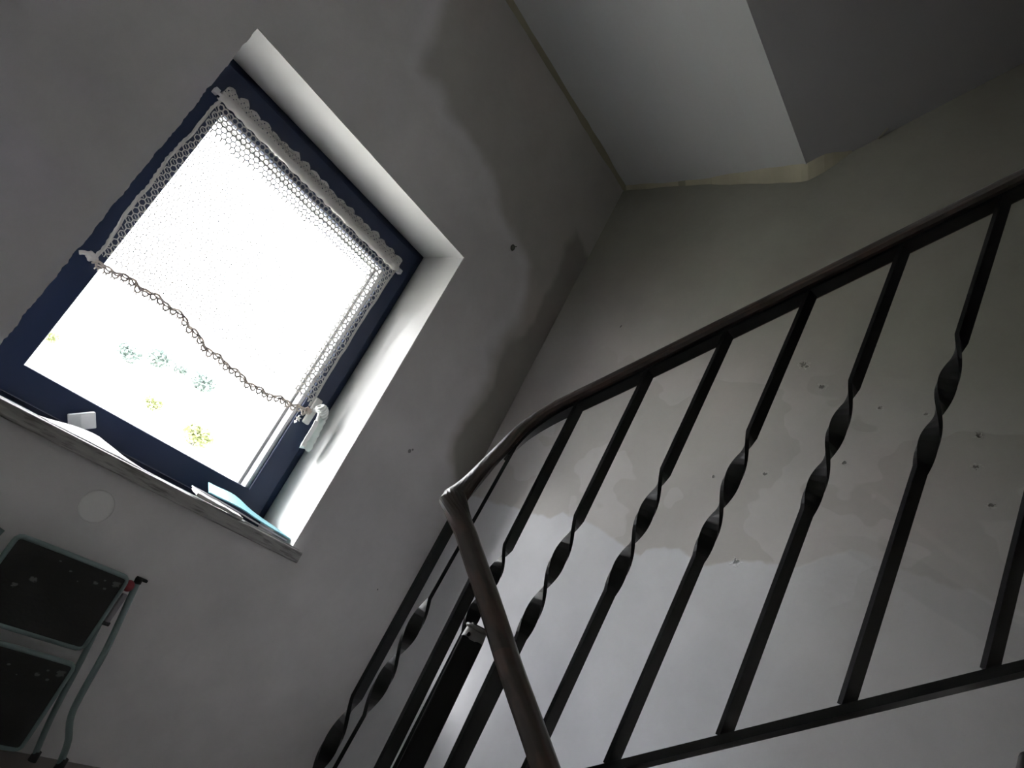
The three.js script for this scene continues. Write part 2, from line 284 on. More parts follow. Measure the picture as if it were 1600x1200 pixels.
{
  const rail = thing('stair_railing', 'black iron stair railing with twisted flat balusters and a brown turning handrail', 'railing');
  const yTop2 = (z) => 1.199 + 0.812 * (z - 1.18);                   // underside of the upper handrail
  const yBot2 = (z) => 0.688 + 0.757 * (z - 1.5);                    // upper face of the upper bottom rail
  const X = V(-1, 0, 0), c2 = (z) => V(-1, yTop2(z) + 0.014, z);
  const path = [{ p: c2(2.62), s: X }, { p: c2(2.1), s: X }, { p: c2(1.7), s: X }, { p: c2(1.4), s: X }, { p: c2(1.25), s: X },
    { p: V(-1, 1.213, 1.178), s: V(-1, 0, 0.05) }, { p: V(-1.001, 1.172, 1.128), s: V(-0.97, 0, 0.2) }, { p: V(-1.009, 1.122, 1.092), s: V(-0.86, 0, 0.5) },
    { p: V(-1.029, 1.07, 1.087), s: V(-0.72, 0, 0.69) }, { p: V(-1.05, 1.024, 1.089), s: V(-0.68, 0, 0.73) }, { p: V(-1.074, 0.977, 1.094), s: V(-0.5, 0, 0.86) }];
  const up = smoothStations(path);
  const low = [[0.858, 1.205], [0.808, 1.272], [0.743, 1.355], [0.664, 1.462], [0.53, 1.64], [0.35, 1.88], [0.10, 2.21], [-0.1, 2.48]].map(([y, z]) => ({ p: V(-1.1, y, z), s: V(1, 0, 0) }));
  const corner = [{ p: V(-1.094, 0.944, 1.096), s: V(-0.05, 0, 1.0) }, { p: V(-1.102, 0.932, 1.105), s: V(0.55, 0, 0.85) }, { p: V(-1.101, 0.905, 1.14), s: V(0.97, 0, 0.25) }];
  const all = [...up, ...corner, ...smoothStations([{ p: V(-1.1, 0.885, 1.17), s: V(1, 0, 0) }, ...low])];
  const prof = []; for (let k = 0; k <= 10; k++) { const a = Math.PI * k / 10; prof.push([0.0245 * Math.cos(a), 0.002 + 0.0150 * Math.sin(a)]); } prof.push([-0.0245, -0.005], [-0.020, -0.010], [0.020, -0.010], [0.0245, -0.005]);
  mesh('handrail', sweep(prof, all), mRail, rail);
  mesh('rail_bar', sweep([[-0.013, -0.008], [0.013, -0.008], [0.013, -0.0145], [-0.013, -0.0145]], [...up.slice(0, 50)]), mIron, rail);
  const botProf = [[-0.013, -0.0055], [0.013, -0.0055], [0.013, 0.0055], [-0.013, 0.0055]];
  const yBot1 = (z) => 0.10 - 0.757 * (z - 1.10);
  mesh('bottom_rail', sweep(botProf, [2.62, 2.0, 1.5, 1.12].map((z) => ({ p: V(-1, yBot2(z) - 0.0055, z), s: X }))), mIron, rail);
  mesh('bottom_rail', sweep(botProf, [1.09, 1.6, 2.48].map((z) => ({ p: V(-1.1, yBot1(z) - 0.0055, z), s: X }))), mIron, rail);
  // flat bar, flat in the plane of the rail (angle 0), with one whole turn of twist
  const bar = (top, bottom, angle, mid = 0.375, half = 0.106, turn = 2 * Math.PI, w = 0.0245, t = 0.0065) => {
    const st = [], L = top.distanceTo(bottom);
    const at = (s) => { const f = clamp((s - (mid - half)) / (2 * half)), e = lerp(f, f * f * (3 - 2 * f), 0.15), q = angle + turn * e; st.push({ p: top.clone().lerp(bottom, s / L), s: V(Math.sin(q), 0, Math.cos(q)) }); };
    for (const s of [0, 0.1, mid - half - 0.02]) at(s);
    for (let i = 0; i <= 96; i++) at(mid - half + 2 * half * i / 96);
    for (const s of [mid + half + 0.02, L]) at(s);
    const pos = [], idx = [], cs = [[-w / 2, -t / 2], [w / 2, -t / 2], [w / 2, t / 2], [-w / 2, t / 2]];
    const T = bottom.clone().sub(top).normalize();
    st.forEach(({ p, s }) => { const N = s.clone().cross(T).normalize(), S = T.clone().cross(N).normalize(); cs.forEach(([u, v]) => pos.push(p.x + S.x * u + N.x * v, p.y + S.y * u + N.y * v, p.z + S.z * u + N.z * v)); });
    for (let i = 0; i + 1 < st.length; i++) for (let k = 0; k < 4; k++) { const a = 4 * i + k, b = 4 * i + (k + 1) % 4; idx.push(a, b, a + 4, b, b + 4, a + 4); }
    idx.push(0, 2, 1, 0, 3, 2); const o = 4 * (st.length - 1); idx.push(o, o + 1, o + 2, o, o + 2, o + 3);
    const g = new THREE.BufferGeometry(); g.setAttribute('position', new THREE.Float32BufferAttribute(pos, 3)); g.setIndex(idx);
    const c = toCreasedNormals(g, 1.0);
    // outward winding check on the first side face
    const A = V().fromBufferAttribute(c.attributes.position, 0), n = V().fromBufferAttribute(c.attributes.normal, 0);
    if (n.dot(A.clone().sub(top)) < 0) { const ix = g.index.array; for (let i = 0; i < ix.length; i += 3) { const q = ix[i]; ix[i] = ix[i + 1]; ix[i + 1] = q; } return toCreasedNormals(g, 1.0); }
    return c;
  };
  // upper flight: measured top and bottom
  const Z2 = [[1.18, 1.165], [1.294, 1.274], [1.412, 1.388], [1.526, 1.502], [1.643, 1.629], [1.759, 1.751], [1.878, 1.876], [1.998, 2.0], [2.12, 2.12], [2.24, 2.24], [2.36, 2.36], [2.48, 2.48], [2.6, 2.6]];
  // (the bars were twisted by hand: each flat stands a little differently)
  const TURN2 = [1.62, 1.56, 1.48, 1.40, 1.32, 1.20, 1.15, 1.1, 1.15, 1.2, 1.1, 1.15, 1.2], MID2 = [0.395, 0.405, 0.385, 0.385, 0.37, 0.37];
  Z2.forEach(([zt, zb], i) => mesh('baluster', bar(V(-1, yTop2(zt) + 0.004, zt), V(-1, yBot2(zb), zb), TURN2[i], i ? MID2[i] ?? 0.37 : 0.374, i ? 0.106 : 0.08, i ? 2 * Math.PI : 6.75), mIron, rail));
  // edge-on bar where the handrail begins to turn, and the end bar of the lower flight
  mesh('baluster', bar(V(-1.02, 1.087, 1.099), V(-1.02, 0.27, 1.054), Math.PI / 4 + Math.PI / 2, 0.42), mIron, rail);
  mesh('baluster', bar(V(-1.1, 0.915, 1.125), V(-1.1, 0.03, 1.10), 0.78 + 0.99, 0.43), mIron, rail);
  for (const [zt, yt] of [[1.229, 0.836], [1.342, 0.748], [1.462, 0.66], [1.575, 0.573], [1.69, 0.487], [1.805, 0.40], [1.92, 0.313], [2.035, 0.227], [2.15, 0.14], [2.265, 0.054]]) mesh('baluster', bar(V(-1.1, yt, zt), V(-1.1, yBot1(zt), zt), 0.80 + 0.75, 0.47), mIron, rail);
  // feet that carry the bottom rails on the treads
  for (const k of [1, 6]) { const z = 1.90 + (k - 5) * 0.2377 + 0.18, y = yBot2(z); mesh('foot', [box(-1.008, -0.992, 0.183 * k - 0.03, y - 0.006, z - 0.008, z + 0.008), box(-1.008, -0.97, 0.183 * k - 0.03, 0.183 * k - 0.014, z - 0.008, z + 0.008)], mIron, rail); }
  for (const k of [2, 5]) { const z = LAND + (k - 1) * 0.2377 + 0.12, y = yBot1(z); mesh('foot', [box(-1.108, -1.092, -0.183 * k - 0.03, y - 0.006, z - 0.008, z + 0.008)], mIron, rail); }
}
// thick post in the well between the flights
{
  const post = thing('support_post', 'thick dark square post with a grey rounded cap behind the turn of the handrail', 'post', null, V(-1.048, YLOW, 1.233));
  mesh('shaft', box(-0.018, 0.018, 0, EYE - 0.012 - YLOW, -0.018, 0.018, 0.003), mIron, post).rotation.y = 0.7;
  const cap = mesh('cap', [new THREE.CylinderGeometry(0.0165, 0.0185, 0.02, 28), new THREE.TorusGeometry(0.0165, 0.0035, 8, 28).rotateX(Math.PI / 2).translate(0, 0.009, 0)], mat(0.20, 0.195, 0.195, 0.45, { metalness: 0.2 }), post);
  cap.position.y = EYE - 0.004 - YLOW;
  mesh('cap_disc', new THREE.CylinderGeometry(0.0125, 0.0125, 0.004, 24).translate(0, 0.0125, 0), mIron, cap);
  mesh('screw', [new THREE.SphereGeometry(0.0035, 10, 8).translate(-0.0185, -0.004, 0.004)], mIron, cap);
}

// ------------------------------------------------------------------ lace curtain on the sash
const mLace = new THREE.MeshPhysicalMaterial({ color: new THREE.Color().setRGB(0.62, 0.61, 0.58), roughness: 1, transmission: 0.35, thickness: 0, ior: 1.3, side: THREE.DoubleSide });
const mLaceSolid = new THREE.MeshPhysicalMaterial({ color: new THREE.Color().setRGB(0.56, 0.55, 0.53), roughness: 0.95, sheen: 0.2, side: THREE.DoubleSide });
const mCord = new THREE.MeshPhysicalMaterial({ color: new THREE.Color().setRGB(0.56, 0.51, 0.47), roughness: 1, transmission: 0.18, thickness: 0, ior: 1.2 });
const mLaceThick = new THREE.MeshPhysicalMaterial({ color: new THREE.Color().setRGB(0.60, 0.59, 0.57), roughness: 1, transmission: 0.06, thickness: 0, ior: 1.2 });
{
  const cur = thing('lace_curtain', 'white crocheted net curtain stretched over the glass with ruffled top and scalloped lower edge', 'curtain', null, V(0, EYE, 0));
  const x0 = -1.483, x1 = -0.672, y0 = 0.402, y1 = 1.0, ZC = -0.2;
  const wav = (x, y) => ZC + 0.004 * Math.sin(x * 21 + y * 3) + 0.002 * Math.sin(x * 47 - y * 9);
  const edgeIn = (y) => -0.011 * Math.sin(Math.PI * clamp((y - 0.402) / 0.6)) + 0.0025 * Math.sin(y * 31) + 0.001 * Math.sin(y * 90);
  const a = 0.0102, dx = a * Math.sqrt(3), dy = a * 1.5, posThin = [], posThick = [];
  const A = V(), B = V();
  const thread = (p, q, r, pos = posThin) => {                                      // three-sided thread
    const d = q.clone().sub(p).normalize(), u = V(0, 0, 1).cross(d).normalize(), w = V(0, 0, 1), c = [];
    for (let k = 0; k < 3; k++) { const t = k * 2.0944 + 0.5; c.push(u.clone().multiplyScalar(r * Math.cos(t)).addScaledVector(w, r * Math.sin(t))); }
    for (let k = 0; k < 3; k++) { const e = c[k], f = c[(k + 1) % 3]; for (const [o, v] of [[p, e], [q, e], [p, f], [q, e], [q, f], [p, f]]) pos.push(o.x + v.x, o.y + v.y, o.z + v.z); }
  };
  const P = (x, y) => V(x, y, wav(x, y));
  const inside = (x, y) => x > x0 + 0.008 + edgeIn(y) && x < x1 - 0.004 + 0.4 * edgeIn(y) && y > y0 + 0.01 && y < y1 - 0.005;
  for (let j = 0, y = y0; y < y1 + a; j++, y += dy) for (let i = 0, x = x0 + (j % 2) * dx / 2; x < x1 + dx; i++, x += dx) {
    const jx = 0.0012 * (hash(i, j) - 0.5), pts = [30, 90, 150, 210].map((t) => [x + jx + a * Math.cos(t * Math.PI / 180), y + a * Math.sin(t * Math.PI / 180)]);
    for (let k = 0; k < 3; k++) { const [p, q] = [pts[k], pts[k + 1]]; const thick = p[1] > y1 - 0.078 - 0.03 * fbm(p[0] * 14, 2, 3) || p[0] > x1 - 0.058; if (inside(...p) && inside(...q)) thread(P(...p), P(...q), thick ? 0.0027 : 0.0019, thick ? posThick : posThin); }
    if (inside(x, y) && (x < x0 + 0.055 || x > x1 - 0.06) && hash(i, j * 3) > 0.35) thread(P(x - a * 0.5, y + a * 0.3), P(x + a * 0.5, y - a * 0.3), 0.0012, x > x1 - 0.06 ? posThick : posThin);
  }
  for (const [list, m, name] of [[posThin, mLace, 'net'], [posThick, mLaceThick, 'net_border']]) { const net = new THREE.BufferGeometry(); net.setAttribute('position', new THREE.Float32BufferAttribute(list, 3)); net.computeVertexNormals(); mesh(name, net, m, cur).userData.kind = 'stuff'; }
  // hems down both sides
  const hem = (xa, xb, ea) => { const g = new THREE.PlaneGeometry(1, 1, 4, 60), p = g.attributes.position; for (let i = 0; i < p.count; i++) { const u = p.getX(i) + 0.5, v = p.getY(i) + 0.5, y = lerp(y0, y1 + 0.012, v); const x = lerp(xa, xb, u) + ea * edgeIn(y) + (u < 0.5 ? 0.0015 * Math.sin(y * 300) : 0); p.setXYZ(i, x, y, wav(x, y) + 0.0015 * Math.sin(u * 6 + y * 60)); } g.computeVertexNormals(); return g; };
  mesh('hem', hem(x0 - 0.001, x0 + 0.0095, 1), mLaceSolid, cur); mesh('hem', hem(x1 - 0.006, x1 + 0.004, 0.4), mLaceSolid, cur);
  // rod in its sleeve, and the ruffle standing above it
  mesh('rod', [new THREE.CylinderGeometry(0.005, 0.005, 0.845, 12).rotateZ(Math.PI / 2).translate((x0 + x1) / 2, y1 + 0.012, ZC - 0.001), ...[x0 - 0.02, x1 + 0.02].map((x) => box(x - 0.008, x + 0.008, y1 + 0.003, y1 + 0.021, ZC - 0.014, ZC + 0.006, 0.002))], mat(0.6, 0.6, 0.62, 0.4), cur);
  const sl = new THREE.CylinderGeometry(0.0125, 0.0125, x1 - x0 + 0.012, 14, 130, true).rotateZ(Math.PI / 2), sp = sl.attributes.position;
  for (let i = 0; i < sp.count; i++) { const x = sp.getX(i), k = 1 + 0.16 * Math.sin(x * 130 + 3 * Math.sin(x * 17)) + 0.12 * (vn(x * 60, sp.getY(i) * 300) - 0.5); sp.setXYZ(i, x + (x0 + x1) / 2, y1 + 0.012 + sp.getY(i) * k * 1.15, ZC + sp.getZ(i) * k); } sl.computeVertexNormals();
  mesh('rod_sleeve', sl, mLaceSolid, cur);
  const L = x1 - x0 + 0.01, rs = new THREE.Shape(); rs.moveTo(0, 0); rs.lineTo(L, 0);
  const nS = 19; for (let i = nS - 1; i >= 0; i--) { const c = (i + 0.5) * L / nS, r = L / nS / 2 * (0.9 + 0.1 * hash(i, 4)); for (let t = 0; t <= 6; t++) { const q = Math.PI * t / 6; rs.lineTo(c + r * Math.cos(q), 0.024 + (0.004 + 0.012 * hash(i, 2)) * Math.sin(q) * (1 + 0.12 * Math.cos(q * 8))); } }
  for (let i = 0; i < 150; i++) { const x = (i + 0.5) * L / 150 + 0.0015 * (hash(i, 1) - 0.5), y = 0.007 + (i % 3) * 0.0085 + 0.002 * hash(i, 7), r = 0.0018 + 0.0012 * hash(i, 9), h = new THREE.Path(); h.absellipse(x, y, r * 0.8, r, 0, Math.PI * 2, true); rs.holes.push(h); }
  const rg = new THREE.ExtrudeGeometry(rs, { depth: 0.0012, bevelEnabled: false, curveSegments: 5 }), rp = rg.attributes.position;
  for (let i = 0; i < rp.count; i++) { const x = rp.getX(i), y = rp.getY(i), f = y / 0.036; rp.setXYZ(i, x0 - 0.005 + x, y1 + 0.022 + y * 0.98, ZC + 0.001 + rp.getZ(i) + 0.006 * f * Math.sin(x * 95 + 2 * Math.sin(x * 23))); } rg.computeVertexNormals();
  mesh('ruffle', rg, mLaceSolid, cur);
  // scalloped crochet edging along the bottom, sagging to the handle
  const ey = (x) => { const u = (x - x0) / (x1 - x0); return lerp(0.384, 0.388, u) + 0.026 * Math.sin(Math.PI * Math.min(1, u * 2.2)) * (u < 0.45 ? 1 : 0) - 0.030 * Math.sin(Math.PI * clamp((u - 0.42) / 0.58)) + 0.004 * Math.sin(u * 60) + 0.003 * Math.sin(u * 23); };
  const ed = [], n1 = 110, l1 = [], l2 = [];
  for (let i = 0; i <= n1; i++) { const x = lerp(x0 + 0.004, x1 + 0.012, i / n1); l1.push(V(x, ey(x) + 0.002 * Math.sin(i * 1.3), ZC + 0.002 * Math.sin(i * 0.7))); l2.push(V(x, ey(x) - 0.0065 + 0.0022 * Math.sin(i * 1.9), ZC + 0.003 + 0.002 * Math.cos(i * 0.9))); }
  ed.push(tube(l1, 0.0036, 220, 6), tube(l2, 0.0028, 220, 6));
  const nl = 35; for (let i = 0; i < nl; i++) {
    const x = lerp(x0 + 0.012, x1 + 0.002, (i + 0.5) / nl), w = 0.0088, y = ey(x) - 0.006, dp = 0.013 + 0.004 * (hash(i, 5) - 0.5), z = ZC + 0.002, tl = 0.003 * (hash(i, 6) - 0.5);
    ed.push(tube([V(x - w, y + 0.003, z), V(x - w * 0.85, y - dp * 0.6, z + 0.002), V(x + tl, y - dp, z + 0.003), V(x + w * 0.85, y - dp * 0.6, z + 0.002), V(x + w, y + 0.003, z)], 0.0031, 12, 6));
    for (let k = 0; k < 2; k++) { const q = x + (k ? 0.4 : -0.5) * w; ed.push(tube([V(q, y - dp * 0.8, z), V(q + 0.002 * (hash(i, k) - 0.5), y - dp - 0.004 - 0.004 * hash(i, k + 8), z + 0.003)], 0.002, 2, 4)); }
  }
  mesh('scalloped_edging', ed, mCord, cur);
  // gathered knots at the two lower corners
  const knot = (x, y, r, s) => { const g = new THREE.IcosahedronGeometry(r, 3), p = g.attributes.position; for (let i = 0; i < p.count; i++) { const v = V().fromBufferAttribute(p, i), k = 1 + 0.45 * (fbm(v.x * 120 + s, v.y * 120 + v.z * 70, 3) - 0.5) + 0.12 * Math.sin(Math.atan2(v.y, v.x) * 7); p.setXYZ(i, x + v.x * k * 1.35, y + v.y * k, ZC + v.z * k * 0.55); } return mergeVertices(g); };
  const kg = knot(x0 - 0.004, 0.394, 0.013, 3); kg.computeVertexNormals(); mesh('corner_knot', kg, mLaceSolid, cur);
  const kp = tube([V(x0 - 0.012, 0.397, ZC), V(x0 - 0.026, 0.391, ZC + 0.002), V(x0 - 0.034, 0.384, ZC)], 0.006, 8, 8); mesh('corner_tab', kp, mLaceSolid, cur);
  const kr = knot(x1 + 0.004, 0.388, 0.011, 9); kr.computeVertexNormals(); mesh('corner_knot', kr, mat(0.42, 0.34, 0.30, 0.95), cur);
}
// star charm on a short cord
{
  const st = thing('star_charm', 'tiny pale star charm hanging from the lower right corner of the net', 'ornament', null, V(-0.688, EYE + 0.345, -0.195));
  const s = new THREE.Shape(); for (let i = 0; i < 10; i++) { const a = Math.PI / 2 + i * Math.PI / 5, r = i % 2 ? 0.0048 : 0.0115; s[i ? 'lineTo' : 'moveTo'](r * Math.cos(a), r * Math.sin(a)); }
  mesh('star', new THREE.ExtrudeGeometry(s, { depth: 0.002, bevelEnabled: true, bevelSize: 0.0006, bevelThickness: 0.0006, bevelSegments: 1 }).rotateZ(0.3), mat(0.75, 0.73, 0.7, 0.35, { metalness: 0.3 }), st);
  mesh('cord', tube([V(0.001, 0.011, 0.001), V(0.006, 0.022, 0), V(0.01, 0.036, -0.002)], 0.0009, 8, 5), mCord, st);
  mesh('bead', new THREE.TetrahedronGeometry(0.008, 0).translate(-0.004, -0.016, 0.002), mat(0.85, 0.85, 0.84, 0.4), st);
}
// tape and ribbon wound round the window handle
{
  const wr = thing('handle_wrapping', 'pale green and white wrapping wound round the window handle', 'wrapping', null, V(-0.643, EYE + 0.402, -0.16));
  const mRib = mat(0.72, 0.74, 0.72, 0.7), mTape = new THREE.MeshPhysicalMaterial({ color: new THREE.Color().setRGB(0.60, 0.68, 0.65), roughness: 0.35, clearcoat: 0.3 });
  // ribbed ribbon knot: turns of ribbon round the elbow of the handle
  const rib = []; for (let k = 0; k < 6; k++) { const t = k / 5; rib.push(new THREE.TorusGeometry(0.0125 + 0.003 * Math.sin(Math.PI * t), 0.0055, 8, 22).scale(1, 1, 0.9).rotateY(Math.PI / 2).rotateZ(-0.65 + 0.35 * t).translate(-0.016 + 0.034 * t, 0.012 - 0.026 * t * t, 0.001)); }
  mesh('ribbon', rib, mRib, wr);
  const sleeve = new THREE.CylinderGeometry(0.017, 0.0215, 0.115, 20, 26, false), p = sleeve.attributes.position;
  for (let i = 0; i < p.count; i++) { const y = p.getY(i), a = Math.atan2(p.getZ(i), p.getX(i)), k = 1 + 0.10 * Math.sin(y * 260 + a * 2) * 0.6 + 0.16 * (fbm(a * 2 + 5, y * 60, 3) - 0.5); p.setXYZ(i, p.getX(i) * k * 1.05, y + (y < -0.05 ? 0.006 * Math.sin(a * 3) : 0), p.getZ(i) * k * 0.6); }
  sleeve.computeVertexNormals(); sleeve.rotateZ(0.06).translate(0.014, -0.078, 0.006);
  mesh('tape_sleeve', sleeve, mTape, wr);
  mesh('paper_flap', (() => { const g = new THREE.BoxGeometry(0.017, 0.095, 0.0025, 3, 12, 1), q = g.attributes.position; for (let i = 0; i < q.count; i++) q.setZ(i, q.getZ(i) + 0.003 * Math.sin(q.getY(i) * 60)); g.computeVertexNormals(); return g.rotateZ(0.08).translate(-0.0055, -0.085, 0.018); })(), mat(0.82, 0.83, 0.82, 0.6), wr);
}

// ------------------------------------------------------------------ things on the sill
const YS = OP.y0;
function sheet(corners, t, bend, material, name, solid = false, nu = 14, nv = 6) {    // corners a b c d (a->b along, a->d across); bend(u, v) lifts
  const g = new THREE.BoxGeometry(1, 1, 1, nu, 1, nv), p = g.attributes.position, [a, b, c, d] = corners;
  for (let i = 0; i < p.count; i++) {
    const u = p.getX(i) + 0.5, v = p.getZ(i) + 0.5, q = a.clone().lerp(b, u).lerp(d.clone().lerp(c, u), v);
    p.setXYZ(i, q.x, q.y + bend(u, v) * (solid ? p.getY(i) + 0.5 : 1) + (p.getY(i) + 0.5) * t, q.z);
  }
  g.computeVertexNormals(); return mesh(name, g, material);
}
{
  const mWhite = mat(0.74, 0.74, 0.74, 0.7), mCyan = new THREE.MeshPhysicalMaterial({ color: new THREE.Color().setRGB(0.22, 0.50, 0.54), roughness: 0.6, transmission: 0.12, thickness: 0, ior: 1.3 }), mPale = mat(0.60, 0.60, 0.64, 0.7), mTorn = mat(0.72, 0.70, 0.67, 0.85);
  const pp = sheet([V(-1.37, YS + 0.001, -0.03), V(-1.075, YS + 0.001, -0.02), V(-1.09, YS + 0.001, -0.15), V(-1.36, YS + 0.001, -0.16)], 0.0012, (u, v) => 0.018 * Math.sin(Math.PI * clamp(u * 1.02)) ** 1.3 * (0.1 + 1.15 * v) + 0.002 * (vn(u * 9, v * 5) - 0.3), mWhite, 'paper_sheet', true);
  tag(pp, 'bowed white paper sheet lying on the left part of the window sill', 'paper');
  const bx = thing('small_box', 'small pale box tilted on end against the lower window frame', 'box', null, V(-1.255, YS + 0.0395, -0.192));
  mesh('body', new RoundedBoxGeometry(0.066, 0.046, 0.018, 2, 0.003), mat(0.55, 0.57, 0.58, 0.6), bx).rotation.z = 0.64;
  mesh('label_patch', new RoundedBoxGeometry(0.034, 0.040, 0.004, 2, 0.0015).translate(0.012, 0, 0.0078), mat(0.64, 0.65, 0.66, 0.5), bx).rotation.z = 0.64;
  tag(sheet([V(-0.962, YS + 0.001, 0.030), V(-0.80, YS + 0.001, 0.034), V(-0.785, YS + 0.006, -0.03), V(-0.95, YS + 0.009, -0.04)], 0.0085, (u, v) => 0.005 * (1 - u) + 0.003 * vn(u * 10, v * 8), mTorn, 'paper_packet'), 'crumpled off-white packet at the front of the window sill beside the folder', 'packet');
  tag(sheet([V(-0.95, YS + 0.021, -0.03), V(-0.60, YS + 0.010, -0.005), V(-0.575, YS + 0.010, -0.12), V(-0.90, YS + 0.021, -0.15)], 0.004, (u, v) => 0.002 * Math.sin(u * 5), mPale, 'envelope'), 'long pale grey envelope lying slanted under the cyan folder on the sill', 'envelope');
  tag(sheet([V(-0.89, YS + 0.0275, -0.055), V(-0.575, YS + 0.017, -0.03), V(-0.575, YS + 0.028, -0.15), V(-0.845, YS + 0.052, -0.18)], 0.0035, (u, v) => 0.012 * Math.exp(-(((u - 0.35) / 0.22) ** 2)) * (0.5 + 0.5 * v), mCyan, 'plastic_folder'), 'pale cyan plastic folder on top of the papers at the right end of the sill', 'folder');
  tag(sheet([V(-0.775, YS + 0.0005, 0.008), V(-0.558, YS + 0.0005, 0.022), V(-0.575, YS + 0.0005, -0.09), V(-0.765, YS + 0.0005, -0.10)], 0.003, (u, v) => 0.003 * (1 - u), mat(0.5, 0.5, 0.5, 0.6), 'booklet'), 'thin grey booklet lying flat at the right front corner of the window sill', 'booklet');
}

// ------------------------------------------------------------------ on the walls
{
  const d = thing('cover_plate', 'round white blank cover plate on the wall below the window sill', 'cover plate', null, V(-1.163, 0.598, 0));
  mesh('disc', new THREE.LatheGeometry([[0, 0.007], [0.030, 0.0065], [0.040, 0.005], [0.043, 0.002], [0.043, 0]].map((p) => new THREE.Vector2(...p)), 48).rotateX(Math.PI / 2), mat(0.93, 0.93, 0.91, 0.6), d);
  const a = thing('wall_anchor', 'small dark broken wall anchor between the window and the corner', 'wall anchor', null, V(-0.397, 2.099, 0));
  mesh('collar', new THREE.TorusGeometry(0.009, 0.0028, 8, 22).scale(1, 1.15, 1), mat(0.09, 0.09, 0.085, 0.8), a);
  mesh('plug', new THREE.CylinderGeometry(0.007, 0.008, 0.004, 16).rotateX(Math.PI / 2), mat(0.16, 0.16, 0.15, 0.9), a);
  mesh('stub', new THREE.CylinderGeometry(0.0018, 0.0018, 0.012, 8).rotateX(Math.PI / 2).rotateZ(0.4).translate(0.005, 0.009, 0.006), mat(0.05, 0.05, 0.05, 0.6), a);
  const zf = 1.075, yf = H + (zf - Z0) * SLOPE;
  const fl = thing('plaster_flake', 'curled plaster flake peeling from the sloped ceiling above the handrail', 'flake', null, V(-0.03, yf, zf));
  const g = new THREE.CylinderGeometry(0.02, 0.016, 0.045, 10, 4, true, 0, 1.9), gp = g.attributes.position; for (let i = 0; i < gp.count; i++) gp.setX(i, gp.getX(i) * (1 + 0.3 * hash(i, 3))); g.computeVertexNormals();
  g.rotateZ(0.5).rotateX(0.7).translate(0.0, -0.012, -0.012);
  mesh('curl', g, mat(0.45, 0.44, 0.36, 0.9, { side: THREE.DoubleSide }), fl);
}

